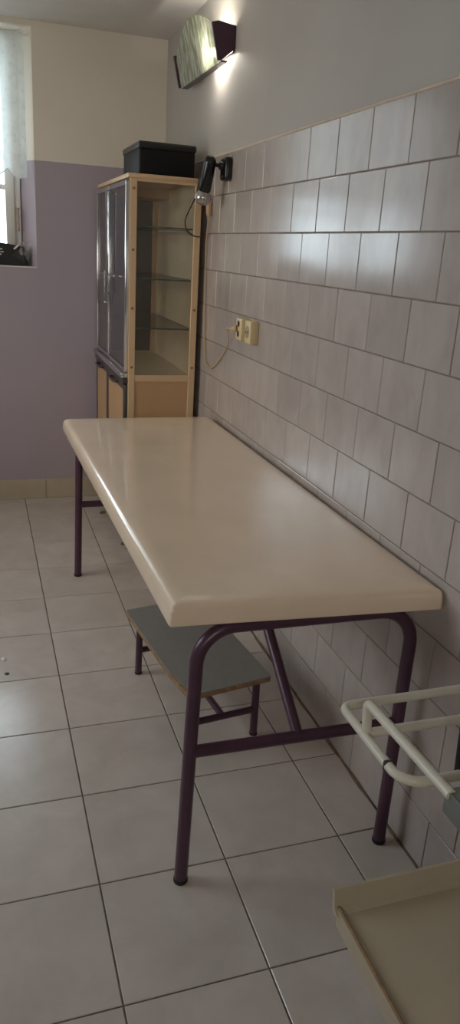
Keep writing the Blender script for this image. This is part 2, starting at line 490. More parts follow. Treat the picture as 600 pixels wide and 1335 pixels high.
# wall behind the viewer, with an unseen window added for its daylight
VX0, VX1, VZ0, VZ1 = -2.2, -1.2, 1.05, 2.15
bm = bm_new()
add_box(bm, XL, VX0, YF-0.15, YF, -0.1, ZC+0.1)
add_box(bm, VX1, 0.012, YF-0.15, YF, -0.1, ZC+0.1)
add_box(bm, VX0, VX1, YF-0.15, YF, -0.1, VZ0)
add_box(bm, VX0, VX1, YF-0.15, YF, VZ1, ZC+0.1)
struct('wall_front', bm, M['paint'])

bm = bm_new()
add_box(bm, XL-0.15, 0.2, YF-0.15, YO, ZC, ZC+0.12)
struct('ceiling', bm, M['ceiling'])

bm = bm_new()
x = XL
while x < -0.0:
    x1 = min(x+0.3, -0.0015)
    add_box(bm, x+0.001, x1-0.001, YB-0.010, YB+0.002, 0, 0.116, 0.002, 1)
    x += 0.3
struct('baseboard_back', bm, M['skirting'])
bm = bm_new()
add_box(bm, XL, XL+0.01, YF, YB-0.012, 0, 0.116, 0.002, 1)
struct('baseboard_left', bm, M['skirting'])

# window in the back wall: outer frame, two casements with glass, handle
win = bpy.data.objects.new('window_1', None); COL.objects.link(win); win.location = (-1.245, 4.45, WZ0)
win['kind'] = 'structure'; WORLD['window_1'] = Vector(win.location)
fy0, fy1 = 4.395, 4.475
bm = bm_new()
add_box(bm, IX1-0.030, IX1+0.002, fy0, fy1, WZ0, WZ1, 0.004)
add_box(bm, IX0-0.002, IX0+0.030, fy0, fy1, WZ0, WZ1, 0.004)
add_box(bm, IX0, IX1, fy0, fy1, WZ0, WZ0+0.022, 0.004)
add_box(bm, IX0, IX1, fy0, fy1, WZ1-0.03, WZ1, 0.004)
obj('window_frame', bm, M['white_frame'], win)
xm = (IX0+IX1)/2
for (a, b) in ((IX0+0.030, xm-0.001), (xm+0.001, IX1-0.030)):
    bm = bm_new()
    s = 0.046
    z0, z1 = WZ0+0.022, WZ1-0.03
    add_box(bm, a, a+s, fy0-0.012, fy1-0.01, z0, z1, 0.004)
    add_box(bm, b-s, b, fy0-0.012, fy1-0.01, z0, z1, 0.004)
    add_box(bm, a+s, b-s, fy0-0.012, fy1-0.01, z0, z0+0.05, 0.004)
    add_box(bm, a+s, b-s, fy0-0.012, fy1-0.01, z1-0.05, z1, 0.004)
    add_box(bm, a+s, b-s, fy0-0.002, fy1-0.015, 1.665, 1.690, 0.003)
    sash = obj('sash', bm, M['white_frame'], win)
    bm = bm_new(); add_box(bm, a+s-0.004, b-s+0.004, 4.455, 4.459, z0+0.046, z1-0.046)
    obj('pane', bm, M['glass'], sash)
bm = bm_new()
hx = IX1-0.014
add_tube(bm, fillet([(hx, 4.396, 1.575), (hx, 4.365, 1.575), (hx, 4.365, 1.468), (hx, 4.396, 1.468)], 0.012), 0.0045, 10)
obj('handle', bm, M['handle_brown'], win)

bm = bm_new()
add_prism(bm, [(WX0+0.001, YB-0.004), (WX1-0.001, YB-0.004), (IX1-0.001, YI), (IX0+0.001, YI)], WZ0-0.0005, WZ0+0.006)
struct('trim_2', bm, M['sill'])

# added window behind the viewer, never in view, there for extra daylight
added_win_front = bpy.data.objects.new('added_window_front', None); COL.objects.link(added_win_front); added_win_front.location = ((VX0+VX1)/2, YF-0.08, VZ0)
added_win_front['kind'] = 'structure'; WORLD['added_window_front'] = Vector(added_win_front.location)
bm = bm_new()
for (a, b, c, d) in ((VX0, VX0+0.06, VZ0, VZ1), (VX1-0.06, VX1, VZ0, VZ1), (VX0, VX1, VZ0, VZ0+0.06), (VX0, VX1, VZ1-0.06, VZ1), ((VX0+VX1)/2-0.04, (VX0+VX1)/2+0.04, VZ0, VZ1)):
    add_box(bm, a, b, YF-0.11, YF-0.05, c, d, 0.004)
obj('window_frame', bm, M['white_frame'], added_win_front)
bm = bm_new(); add_box(bm, VX0+0.05, VX1-0.05, YF-0.082, YF-0.078, VZ0+0.05, VZ1-0.05)
obj('pane', bm, M['glass'], added_win_front)

added_win_left = bpy.data.objects.new('added_window_left', None); COL.objects.link(added_win_left); added_win_left.location = (XL-0.08, (LY0+LY1)/2, LZ0)  # added unseen window: daylight for the back wall and the table's left edge
added_win_left['kind'] = 'structure'; WORLD['added_window_left'] = Vector(added_win_left.location)
bm = bm_new()
for (a, b, c, d) in ((LY0, LY0+0.06, LZ0, LZ1), (LY1-0.06, LY1, LZ0, LZ1), (LY0, LY1, LZ0, LZ0+0.06), (LY0, LY1, LZ1-0.06, LZ1), ((LY0+LY1)/2-0.04, (LY0+LY1)/2+0.04, LZ0, LZ1)):
    add_box(bm, XL-0.11, XL-0.05, a, b, c, d, 0.004)
obj('window_frame', bm, M['white_frame'], added_win_left)
bm = bm_new(); add_box(bm, XL-0.082, XL-0.078, LY0+0.05, LY1-0.05, LZ0+0.05, LZ1-0.05)
obj('pane', bm, M['glass'], added_win_left)

# ------------------------------------------------------------------ lace curtain on its rod
RZ = 2.358
bm = bm_new()
add_tube(bm, [(WX0+0.004, 4.300, RZ), (WX1-0.004, 4.300, RZ)], 0.006, 12)
for s in (WX0+0.010, WX1-0.010):
    add_lathe(bm, [(0.012, -0.006), (0.014, 0), (0.012, 0.006)], (s, 4.300, RZ), (1, 0, 0), 16)
rod = obj('curtain_rod', bm, M['white_frame']); tag(rod, 'thin white rod across the top of the window recess holding the lace', 'curtain rod')

cur = thing('lace_curtain', 'short white lace curtain with a scalloped hem across the upper window', 'curtain', (-1.245, 4.30, 1.72))
bm = bm_new()
nx, nz = 260, 36
cx0, cx1 = WX0+0.02, WX1-0.036
def hem_z(x):
    u = (x-(-0.728))/0.145
    return 1.762-0.043*abs(math.cos(PI*u))**0.8
grid = []
for i in range(nx+1):
    x = cx0+(cx1-cx0)*i/nx
    colv = []
    hz = hem_z(x)
    for j in range(nz+1):
        t = j/nz
        z = RZ+0.012-(RZ+0.012-hz)*t
        amp = 0.0045+0.006*t
        y = 4.300-0.0075+amp*math.sin(x*62+0.6*math.sin(x*9))+0.003*math.sin(x*23+t*3)
        if t < 0.03: y = 4.300-0.0085
        colv.append(bm.verts.new((x, y, z)))
    grid.append(colv)
for i in range(nx):
    for j in range(nz):
        bm.faces.new((grid[i][j], grid[i+1][j], grid[i+1][j+1], grid[i][j+1]))
obj('lace_panel', bm, M['lace'], cur, smooth=180)
# embroidered edge following the scallops and round eyelet motifs
bm = bm_new()
pts = [(cx0+(cx1-cx0)*i/400, 4.2965+0.009*math.sin((cx0+(cx1-cx0)*i/400)*62+0.6*math.sin((cx0+(cx1-cx0)*i/400)*9)), hem_z(cx0+(cx1-cx0)*i/400)) for i in range(401)]
add_tube(bm, pts, 0.0028, 6)
obj('embroidered_edge', bm, M['white_strap'], cur)
k = -7
for k in range(-7, 1):
    x = -0.835+k*0.145
    if x < cx0+0.03: continue
    bm = bm_new()
    for rr in (0.018, 0.008):
        add_tube(bm, [(x+rr*math.cos(2*PI*q/24), 4.2868, 1.815+rr*1.1*math.sin(2*PI*q/24)) for q in range(25)], 0.0016, 6)
    obj('eyelet_motif', bm, M['white_strap'], cur)

# ------------------------------------------------------------------ black bag on the sill
bag = thing('bag', 'black bag with a white strap and clear wrapping on the window sill', 'bag', (-0.83, 4.335, WZ0+0.006))
bm = bm_new()
bz = WZ0+0.006
r = bmesh.ops.create_grid(bm, x_segments=2, y_segments=2, size=0.5); bmesh.ops.delete(bm, geom=r['verts'], context='VERTS')
poly = [(-0.945, bz), (-0.724, bz), (-0.721, bz+0.03), (-0.724, bz+0.088), (-0.735, bz+0.101), (-0.762, bz+0.094), (-0.80, bz+0.106), (-0.86, bz+0.113), (-0.93, bz+0.108), (-0.95, bz+0.08)]
add_prism(bm, poly, 4.283, 4.375, 'xz')
es = [e for e in bm.edges]
bmesh.ops.bevel(bm, geom=es, offset=0.006, segments=2, affect='EDGES')
obj('bag_body', bm, M['bag'], bag)
bm = bm_new()
add_prism(bm, [(-0.793, bz+0.050), (-0.731, bz+0.022), (-0.729, bz+0.082), (-0.765, bz+0.080)], 4.279, 4.284, 'xz')
obj('side_pocket', bm, M['bag_dark'], bag)
bm = bm_new()
add_box(bm, -0.018, 0.018, -0.0015, 0.0015, -0.0045, 0.0045, 0.001, 1)
for v in bm.verts: v.co = Matrix.Rotation(-math.radians(42), 3, 'Y') @ v.co + Vector((-0.768, 4.278, bz+0.094))
obj('strap', bm, M['white_strap'], bag)
bm = bm_new()
g0 = []
for i in range(9):
    row = []
    for j in range(9):
        u, v = i/8, j/8
        row.append(bm.verts.new((-0.745+0.050*u-0.012*v*v, 4.2815+0.010*math.sin(u*4+v*5)+0.02*u, bz+0.112-0.10*v*(0.5+0.5*u)+0.012*math.sin(u*7+v*2))))
    g0.append(row)
for i in range(8):
    for j in range(8): bm.faces.new((g0[i][j], g0[i+1][j], g0[i+1][j+1], g0[i][j+1]))
o = obj('plastic_wrap', bm, M['film'], bag, smooth=180)
for (px_, pz_, w_) in ((-0.846, bz+0.080, 0.012), (-0.842, bz+0.066, 0.016), (-0.850, bz+0.054, 0.010)):
    bm = bm_new(); add_box(bm, px_-w_/2, px_+w_/2, 4.2805, 4.284, pz_-0.003, pz_+0.003, 0.0008, 1)
    obj('white_patch', bm, M['white_strap'], bag)

# ------------------------------------------------------------------ glass display cabinet
CX0, CX1, CY0, CY1, CZ = -0.342, -0.028, 3.37, 4.23, 1.714
cab = thing('display_cabinet', 'tall cream cabinet with glass side and chrome-edged glass doors in the corner', 'cabinet', ((CX0+CX1)/2, (CY0+CY1)/2, 0))
LZ = 0.868       # top of the lower solid part
# end frames (near the viewer and the far one)
for (ya, yb) in ((CY0, CY0+0.022), (CY1-0.022, CY1)):
    bm = bm_new()
    add_box(bm, CX0, CX0+0.030, ya, yb, 0.075, CZ-0.018, 0.002, 1)
    add_box(bm, CX1-0.030, CX1, ya, yb, 0.075, CZ-0.018, 0.002, 1)
    add_box(bm, CX0+0.030, CX1-0.030, ya+0.001, yb-0.001, CZ-0.030, CZ-0.018)
    add_box(bm, CX0+0.030, CX1-0.030, ya+0.001, yb-0.001, LZ-0.028, LZ+0.002)
    fr = obj('end_frame', bm, M['wood'], cab)
    bm = bm_new()
    add_box(bm, CX0+0.028, CX1-0.028, ya+0.008, ya+0.012, LZ, CZ-0.027)
    obj('end_glass', bm, M['cab_glass'], cab)
    bm = bm_new()
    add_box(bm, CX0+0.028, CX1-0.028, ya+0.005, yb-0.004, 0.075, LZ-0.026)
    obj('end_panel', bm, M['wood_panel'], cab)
for (sx, sz) in ((CX0+0.015, 1.41), (CX0+0.015, 1.165), (CX0+0.015, 0.905), (CX1-0.015, 1.165), (CX1-0.015, 0.905), (CX0+0.015, 1.655)):
    bm = bm_new()
    add_lathe(bm, [(0.0, -0.001), (0.006, -0.001), (0.006, 0.0015), (0.004, 0.003), (0.0, 0.003)], (sx, CY0, sz), (0, -1, 0), 14)
    obj('screw_cover', bm, M['screw'], cab)
bm = bm_new(); add_box(bm, CX0-0.010, CX1, CY0-0.003, CY1, CZ-0.018, CZ, 0.003)
obj('top_board', bm, M['wood'], cab)
bm = bm_new(); add_box(bm, CX1-0.012, CX1-0.002, CY0+0.022, CY1-0.022, 0.075, CZ-0.018)
obj('back_panel', bm, M['cab_in'], cab)
bm = bm_new()
add_box(bm, CX1-0.022, CX1-0.011, CY1-0.075, CY1-0.022, LZ, CZ-0.018)
obj('corner_post', bm, M['wood'], cab)
bm = bm_new(); add_box(bm, CX0+0.004, CX1-0.012, CY0+0.022, CY1-0.022, LZ-0.022, LZ-0.004)
obj('shelf_board', bm, M['cab_in'], cab)
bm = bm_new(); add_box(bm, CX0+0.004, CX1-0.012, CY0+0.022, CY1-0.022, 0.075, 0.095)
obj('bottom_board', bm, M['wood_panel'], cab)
for z in (1.508, 1.290, 1.076):
    bm = bm_new()
    add_box(bm, CX0+0.010, CX1-0.016, CY0+0.028, CY1-0.028, z-0.003, z+0.003)
    sh = obj('glass_shelf', bm, M['shelf_glass'], cab)
    bm = bm_new()
    add_box(bm, CX0+0.010, CX1-0.016, CY0+0.0255, CY0+0.028, z-0.0032, z+0.0032)
    obj('shelf_edge', bm, M['shelf_edge'], sh)
# box beam under the top at the far end
bm = bm_new(); add_box(bm, CX0+0.004, CX1-0.012, CY1-0.30, CY1-0.022, CZ-0.060, CZ-0.018)
obj('top_beam', bm, M['wood_panel'], cab)
# upper doors on the room side
YM = 3.850
for (ya, yb, hs) in ((CY0+0.006, YM-0.002, 1), (YM+0.002, CY1-0.004, -1)):
    bm = bm_new()
    xa, xb = CX0-0.018, CX0-0.0005
    z0, z1 = LZ+0.012, CZ-0.028
    s = 0.018
    add_box(bm, xa, xb, ya, ya+s, z0, z1, 0.003)
    add_box(bm, xa, xb, yb-s, yb, z0, z1, 0.003)
    add_box(bm, xa+0.002, xb, ya+s, yb-s, z0, z0+s)
    add_box(bm, xa+0.002, xb, ya+s, yb-s, z1-s, z1)
    d = obj('door', bm, M['chrome'], cab)
    bm = bm_new(); add_box(bm, xa+0.007, xa+0.011, ya+s-0.002, yb-s+0.002, z0+s-0.002, z1-s+0.002)
    obj('door_glass', bm, M['door_glass'], d)
    bm = bm_new()
    hy = yb-0.045 if hs > 0 else ya+0.012
    if hs > 0:
        add_tube(bm, fillet([(xa+0.003, hy, 1.665), (xa-0.014, hy, 1.665), (xa-0.014, hy, 1.20), (xa+0.003, hy, 1.20)], 0.008), 0.0045, 10)
    else:
        add_tube(bm, fillet([(xa+0.003, hy, 1.30), (xa-0.014, hy, 1.30), (xa-0.014, hy, 1.15), (xa+0.003, hy, 1.15)], 0.008), 0.0040, 10)
    obj('handle', bm, M['chrome'], d)
bm = bm_new()
add_tube(bm, [(CX0-0.026, 3.62, 1.288), (CX0-0.026, 4.06, 1.284)], 0.0035, 10)
for yy in (3.63, 4.05):
    add_lathe(bm, [(0.0, 0), (0.006, 0), (0.006, 0.012), (0.0, 0.012)], (CX0-0.030, yy, 1.286), (1, 0, 0), 12)
obj('latch_bar', bm, M['chrome'], cab)
# chrome rail between upper and lower doors
bm = bm_new()
add_box(bm, CX0-0.034, CX0+0.001, CY0+0.002, CY1, LZ-0.014, LZ+0.010, 0.006, 3)
obj('front_rail', bm, M['chrome'], cab)
bm = bm_new()
add_box(bm, CX0-0.026, CX0+0.001, CY0+0.004, CY1-0.002, LZ-0.040, LZ-0.016, 0.004, 2)
obj('drip_moulding', bm, M['dark_metal'], cab)
for (ya, yb) in ((CY0+0.006, YM-0.002), (YM+0.002, CY1-0.004)):
    bm = bm_new(); xa, xb = CX0-0.018, CX0-0.0005
    z0, z1 = 0.080, LZ-0.044; s = 0.026
    add_box(bm, xa, xb, ya, ya+s, z0, z1, 0.003)
    add_box(bm, xa, xb, yb-s, yb, z0, z1, 0.003)
    add_box(bm, xa+0.001, xb, ya+s, yb-s, z0, z0+s)
    add_box(bm, xa+0.001, xb, ya+s, yb-s, z1-s, z1)
    d = obj('lower_door', bm, M['dark_metal'], cab)
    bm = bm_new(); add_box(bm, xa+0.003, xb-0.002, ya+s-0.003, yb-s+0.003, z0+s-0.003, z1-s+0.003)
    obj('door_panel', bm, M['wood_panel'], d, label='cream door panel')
    bm = bm_new()
    ym = (ya+yb)/2
    add_tube(bm, fillet([(xa+0.003, ym-0.07, LZ-0.056), (xa-0.020, ym-0.07, LZ-0.056), (xa-0.020, ym+0.07, LZ-0.056), (xa+0.003, ym+0.07, LZ-0.056)], 0.012), 0.006, 10)
    obj('handle', bm, M['dark_metal'], d)
for fx_ in (CX0+0.018, CX1-0.018):
    for fy_ in (CY0+0.035, CY1-0.035):
        bm = bm_new()
        add_lathe(bm, [(0.0, 0), (0.013, 0), (0.014, 0.004), (0.018, 0.07), (0.020, 0.077), (0.0, 0.077)], (fx_, fy_, 0), (0, 0, 1), 16)
        obj('foot', bm, M['dark_metal'], cab)

# ------------------------------------------------------------------ black box on the cabinet
bx = thing('storage_box', 'black lidded plastic box lying on top of the tall cabinet', 'box', (-0.172, 3.60, CZ))
bm = bm_new()
add_box(bm, -0.295, -0.049, 3.425, 3.80, CZ, CZ+0.108, 0.010, 3)
obj('box_body', bm, M['black_plastic'], bx)
bm = bm_new()
add_box(bm, -0.299, -0.045, 3.420, 3.805, CZ+0.103, CZ+0.132, 0.008, 3)
obj('lid', bm, M['black_lid'], bx)

# ------------------------------------------------------------------ examination table
tab = thing('examination_table', 'long cream padded examination table on purple tube legs along tiled wall', 'table', (-0.33, 2.22, 0))
corners = [(-0.634, 1.334), (-0.0015, 1.290), (-0.022, 3.118), (-0.668, 3.108)]
def rounded_outline(cs, r, inset, n=10):
    P = [Vector((a, b, 0)) for a, b in cs]
    c = sum(P, Vector())/4
    out = []
    for i in range(4):
        p = P[i]; a = (P[i-1]-p).normalized(); b = (P[(i+1) % 4]-p).normalized()
        ri = max(r[i]-inset*0.8, 0.004)
        s = inset
        q = p+(a+b)*s                       # inset corner (near-right angles)
        ang = a.angle(b); d = ri/math.tan(ang/2)
        ce = q+(a+b).normalized()*(ri/math.sin(ang/2))
        v0 = q+a*d-ce; v1 = q+b*d-ce
        tot = v0.angle(v1); ax = v0.cross(v1).normalized()
        for k in range(n+1):
            out.append(ce+Matrix.Rotation(tot*k/n, 3, ax) @ v0)
    return out
bm = bm_new()
R = 0.024
prof = [(0.020, 0.684), (0.004, 0.684), (0.001, 0.686), (0.0, 0.689), (0.0008, 0.704), (0.002, 0.717), (0.004, 0.7235), (0.007, 0.7280), (0.011, 0.7312), (0.017, 0.7335), (0.026, 0.7350), (0.045, 0.7360), (0.12, 0.7368), (0.22, 0.737)]
rings = []
for ins, z in prof:
    rings.append([bm.verts.new((p.x, p.y, z)) for p in rounded_outline(corners, [0.010, 0.010, 0.035, 0.030], ins)])
for a, b in zip(rings, rings[1:]):
    n = len(a)
    for k in range(n): bm.faces.new((a[k], a[(k+1) % n], b[(k+1) % n], b[k]))
bm.faces.new(rings[0][::-1]); bm.faces.new(rings[-1])
obj('tabletop', bm, M['table_top'], tab, smooth=60)

TR = 0.0158
def end_frame(L0, L1, R1, R0, brace_to, zc):
    """bent tube U-frame: two legs, top rail, crossbar, brace"""
    full = fillet([L0, L1, R1, R0], 0.088, 12)
    n = len(full)
    # indices: 0, arc1 (13 pts), arc2 (13 pts), last
    bm = bm_new(); add_tube(bm, full[:14], TR, 16); lg = obj('leg', bm, M['purple'], tab)
    caps = [(lg, L0, full[1])]
    bm = bm_new(); add_tube(bm, full[13:15], TR, 16, caps=False); obj('top_rail', bm, M['purple'], tab)
    bm = bm_new(); add_tube(bm, full[14:][::-1], TR, 16); rg = obj('leg', bm, M['purple'], tab)
    caps.append((rg, R0, full[-2]))
    for l, p, q in caps:
        p = Vector(p); d = (Vector(q)-p).normalized()
        bm = bm_new()
        add_lathe(bm, [(0.0, -0.0015), (0.0165, -0.0015), (0.0175, 0.001), (0.0175, 0.007), (0.0165, 0.009), (0.0, 0.009)], p, (0, 0, 1), 20)
        obj('foot_cap', bm, M['black_rubber'], l)
    def at(A, B, z):
        A, B = Vector(A), Vector(B); t = (z-A.z)/(B.z-A.z); return A+(B-A)*t
    a = at(L0, L1, zc); b = at(R0, R1, zc)
    bm = bm_new(); add_tube(bm, [a, b], 0.0145, 16); obj('crossbar', bm, M['purple'], tab)
    m = (a+b)/2
    bm = bm_new(); add_tube(bm, [m, (m.x, brace_to, 0.680)], 0.0135, 14); obj('brace', bm, M['purple'], tab)
end_frame((-0.585, 1.334, 0.0015), (-0.565, 1.350, 0.667), (-0.043, 1.340, 0.667), (-0.054, 1.328, 0.0015), 1.80, 0.360)
end_frame((-0.606, 3.132, 0.0015), (-0.598, 3.092, 0.667), (-0.075, 3.100, 0.667), (-0.075, 3.140, 0.0015), 2.66, 0.348)

# ------------------------------------------------------------------ low step stool under the table
st = thing('step_stool', 'low grey-topped step with chipped corner and purple legs under the cream table', 'step stool', (-0.37, 2.0, 0))
ang = math.radians(7.0)
BW, SZ = 0.277, 0.246
def SU(u, v, z):        # stool coordinates: u to the right, v away from the viewer
    return Vector((-0.478+u*math.cos(ang)-v*math.sin(ang), 1.724+u*math.sin(ang)+v*math.cos(ang)+(0.05*u if z > SZ-0.02 else 0.0), z))
BL = 0.558
bm = bm_new()
poly = [(0.010, 0.022), (0.014, 0.004), (0.030, 0.0), (BW-0.005, 0), (BW, 0.005), (BW, BL-0.005), (BW-0.005, BL), (0.005, BL), (0, BL-0.005), (0.0, 0.14), (0.004, 0.075)]
A = [bm.verts.new(SU(u, v, SZ-0.0185)) for u, v in poly]; B = [bm.verts.new(SU(u, v, SZ-0.0025)) for u, v in poly]
bm.faces.new(A[::-1]); bm.faces.new(B)
for k in range(len(poly)):
    j = (k+1) % len(poly); bm.faces.new((A[k], A[j], B[j], B[k]))
obj('board', bm, M['chip'], st, smooth=20, label='brown chipboard core showing at the edges')
bm = bm_new()
poly2 = [(0.030, 0.008), (0.040, 0.0), (BW-0.005, 0), (BW, 0.005), (BW, BL-0.005), (BW-0.005, BL), (0.005, BL), (0, BL-0.005), (0.0, 0.15), (0.010, 0.085), (0.016, 0.05), (0.022, 0.03)]
A = [bm.verts.new(SU(u, v, SZ-0.0025)) for u, v in poly2]; B = [bm.verts.new(SU(u, v, SZ)) for u, v in poly2]
bm.faces.new(A[::-1]); bm.faces.new(B)
for k in range(len(poly2)):
    j = (k+1) % len(poly2); bm.faces.new((A[k], A[j], B[j], B[k]))
obj('laminate_sheet', bm, M['laminate'], st, smooth=20, label='grey laminate top sheet')
sr = 0.0118
for (lu, v0, v1) in ((0.058, 0.080, 0.085), (0.042, 0.538, 0.528)):
    full = fillet([SU(lu, v0, 0.0015), SU(lu, v1, 0.2150), SU(BW-0.008, v1, 0.2150), SU(BW-0.008, v0, 0.0015)], 0.04, 8)
    legs = []
    bm = bm_new(); add_tube(bm, full[:10], sr, 14); legs.append((obj('leg', bm, M['purple'], st), full[0]))
    bm = bm_new(); add_tube(bm, full[9:11], sr, 14, caps=False); obj('top_rail', bm, M['purple'], st)
    bm = bm_new(); add_tube(bm, full[10:][::-1], sr, 14); legs.append((obj('leg', bm, M['purple'], st), full[-1]))
    for l, p in legs:
        bm = bm_new(); add_lathe(bm, [(0, -0.0015), (0.0125, -0.0015), (0.0128, 0.001), (0.0128, 0.005), (0.0, 0.005)], p, (0, 0, 1), 16)
        obj('foot_cap', bm, M['black_rubber'], l)
    bm = bm_new(); add_tube(bm, [SU(lu, v0, 0.092), SU(BW-0.008, v0, 0.092)], 0.0105, 12); obj('crossbar', bm, M['purple'], st)
bm = bm_new(); add_tube(bm, [SU(0.158, 0.08, 0.092), SU(0.158, 0.538, 0.092)], 0.0105, 12); obj('stretcher', bm, M['purple'], st)

# ------------------------------------------------------------------ wall sconce
scn = thing('wall_sconce', 'lit wall lamp with green-streaked glass and plum end brackets above tiles', 'wall lamp', (0.012, 3.44, 2.11))
YA, YZ = 3.130, 3.735
def profx(z): return -0.056-(z-2.114)*0.25
for y in (YA, YZ):
    bm = bm_new()
    add_prism(bm, [(0.0115, 2.158), (0.0115, 2.236), (-0.060, 2.245), (profx(2.236), 2.238), (profx(2.114), 2.114), (-0.045, 2.114)], y-0.006, y+0.006, 'xz')
    bmesh.ops.bevel(bm, geom=bm.edges[:], offset=0.0015, segments=1, affect='EDGES')
    obj('end_bracket', bm, M['sconce_purple'], scn)
bm = bm_new()
add_box(bm, -0.0415, -0.014, YA+0.006, YZ-0.006, 2.112, 2.119, 0.001, 1)
obj('bottom_rail', bm, M['sconce_purple'], scn)
bm = bm_new()
add_box(bm, 0.004, 0.0118, YA+0.006, YZ-0.006, 2.150, 2.215, 0.001, 1)
obj('back_plate', bm, M['sconce_purple'], scn)
bm = bm_new()
n = 40; A = []; B = []
for i in range(n+1):
    t = i/n; y = YA+0.007+(YZ-YA-0.014)*t
    zt = 2.226+0.088*(1-(2*t-1)**2)
    zb = 2.113
    rowa = []; rowb = []
    for j in range(9):
        z = zb+(zt-zb)*j/8
        x = profx(z)+0.010
        rowa.append(bm.verts.new((x, y, z))); rowb.append(bm.verts.new((x+0.004, y, z)))
    A.append(rowa); B.append(rowb)
for i in range(n):
    for j in range(8):
        bm.faces.new((A[i][j], A[i+1][j], A[i+1][j+1], A[i][j+1])); bm.faces.new((B[i][j], B[i][j+1], B[i+1][j+1], B[i+1][j]))
    bm.faces.new((A[i][8], A[i+1][8], B[i+1][8], B[i][8])); bm.faces.new((A[i][0], B[i][0], B[i+1][0], A[i+1][0]))
for i in (0, n):
    for j in range(8): bm.faces.new((A[i][j], A[i][j+1], B[i][j+1], B[i][j]))
obj('glass_shade', bm, M['sconce_glass'], scn, smooth=50)
bm = bm_new()
add_tube(bm, [(-0.018, 3.385, 2.178), (-0.018, 3.33, 2.178)], 0.012, 14)
obj('lamp_holder', bm, M['black_gloss'], scn)
bm = bm_new()
add_lathe(bm, [(0.004, 0), (0.010, 0.006), (0.012, 0.020), (0.012, 0.085), (0.007, 0.10), (0.0, 0.105)], (-0.018, 3.328, 2.178), (0, -1, 0), 16)
obj('bulb', bm, M['bulb_on'], scn)

# ------------------------------------------------------------------ black spot lamp on the wall
sp = thing('spot_lamp', 'black adjustable spot lamp with reflector bulb on tiled wall beside the cabinet', 'wall lamp', (0, 3.08, 1.70))
bm = bm_new()
add_box(bm, -0.030, 0.0005, 3.040, 3.120, 1.690, 1.776, 0.012, 3)
obj('wall_plate', bm, M['black_gloss'], sp)
bm = bm_new()
add_lathe(bm, [(0.0, 0), (0.017, 0), (0.015, 0.012), (0.008, 0.014), (0.008, 0.026), (0.010, 0.028), (0.010, 0.036), (0.007, 0.038), (0.007, 0.040), (0.0, 0.040)], (-0.029, 3.088, 1.744), (-1, 0.1, 0.05), 18)
obj('arm', bm, M['black_gloss'], sp)
tip = Vector((-0.078, 3.095, 1.755)); bot = Vector((-0.085, 3.140, 1.645))
axd = (bot-tip).normalized()
bm = bm_new()
add_lathe(bm, [(0.0, -0.022), (0.012, -0.021), (0.020, -0.014), (0.0245, 0.0), (0.0250, 0.05), (0.0255, 0.108), (0.0235, 0.112), (0.0, 0.108)], tip, axd, 24)
obj('lamp_housing', bm, M['black_gloss'], sp)
bm = bm_new()
add_lathe(bm, [(0.0, 0.100), (0.016, 0.106), (0.024, 0.112), (0.0335, 0.128), (0.0355, 0.138), (0.0330, 0.150), (0.024, 0.162), (0.010, 0.168), (0.0, 0.169)], tip, axd, 24)
obj('reflector_bulb', bm, M['bulb_glass'], sp)

# black flex of the spot lamp looping over the cabinet corner
bm = bm_new()
add_tube(bm, smooth_path([(-0.050, 3.357, CZ+0.004), (-0.049, 3.351, CZ-0.004), (-0.062, 3.352, 1.640), (-0.094, 3.354, 1.570), (-0.104, 3.354, 1.532), (-0.092, 3.354, 1.500), (-0.068, 3.352, 1.484), (-0.040, 3.350, 1.479), (-0.026, 3.325, 1.490), (-0.034, 3.270, 1.512), (-0.036, 3.262, 1.548), (-0.036, 3.285, 1.575)], 10), 0.0028, 8)
o = obj('lamp_cord', bm, M['black_cable']); tag(o, 'black cord looping in front of the cabinet glass below the spot lamp', 'cord')

# ------------------------------------------------------------------ sockets, plug and cream extension cable
def socket(y0, y1, label, adaptor):
    t = thing('wall_socket', label, 'socket', (0, (y0+y1)/2, 1.15), 'cream sockets on the tiled wall')
    yc = (y0+y1)/2; zc = 1.149
    bm = bm_new(); add_box(bm, -0.034, 0.0005, y0, y1, 1.108, 1.190, 0.005, 2); obj('cover', bm, M['socket'], t)
    bm = bm_new()
    if adaptor:
        for dz in (0.020, -0.018):
            b2 = bm_new(); add_lathe(b2, [(0, 0), (0.0115, 0), (0.0115, 0.0015), (0.0, 0.0015)], (-0.0337, yc, zc+dz), (-1, 0, 0), 18)
            obj('outlet_hole', b2, M['hole'], t)
        bm.free()
    else:
        add_lathe(bm, [(0, 0), (0.022, 0), (0.022, 0.0018), (0.020, 0.0022), (0.0, 0.0022)], (-0.0337, yc, zc), (-1, 0, 0), 24)
        w = obj('outlet_well', bm, M['socket_well'], t)
        for dy in (-0.0095, 0.0095):
            b2 = bm_new(); add_lathe(b2, [(0, 0), (0.0035, 0), (0.0035, 0.001), (0, 0.001)], (-0.0357, yc+dy, zc), (-1, 0, 0), 10)
            obj('outlet_hole', b2, M['hole'], w)
    return t
socket(2.727, 2.792, 'cream wall socket nearer the cabinet, with the peach plug in it', True)
socket(2.624, 2.690, 'empty cream wall socket to the right of the plugged one', False)

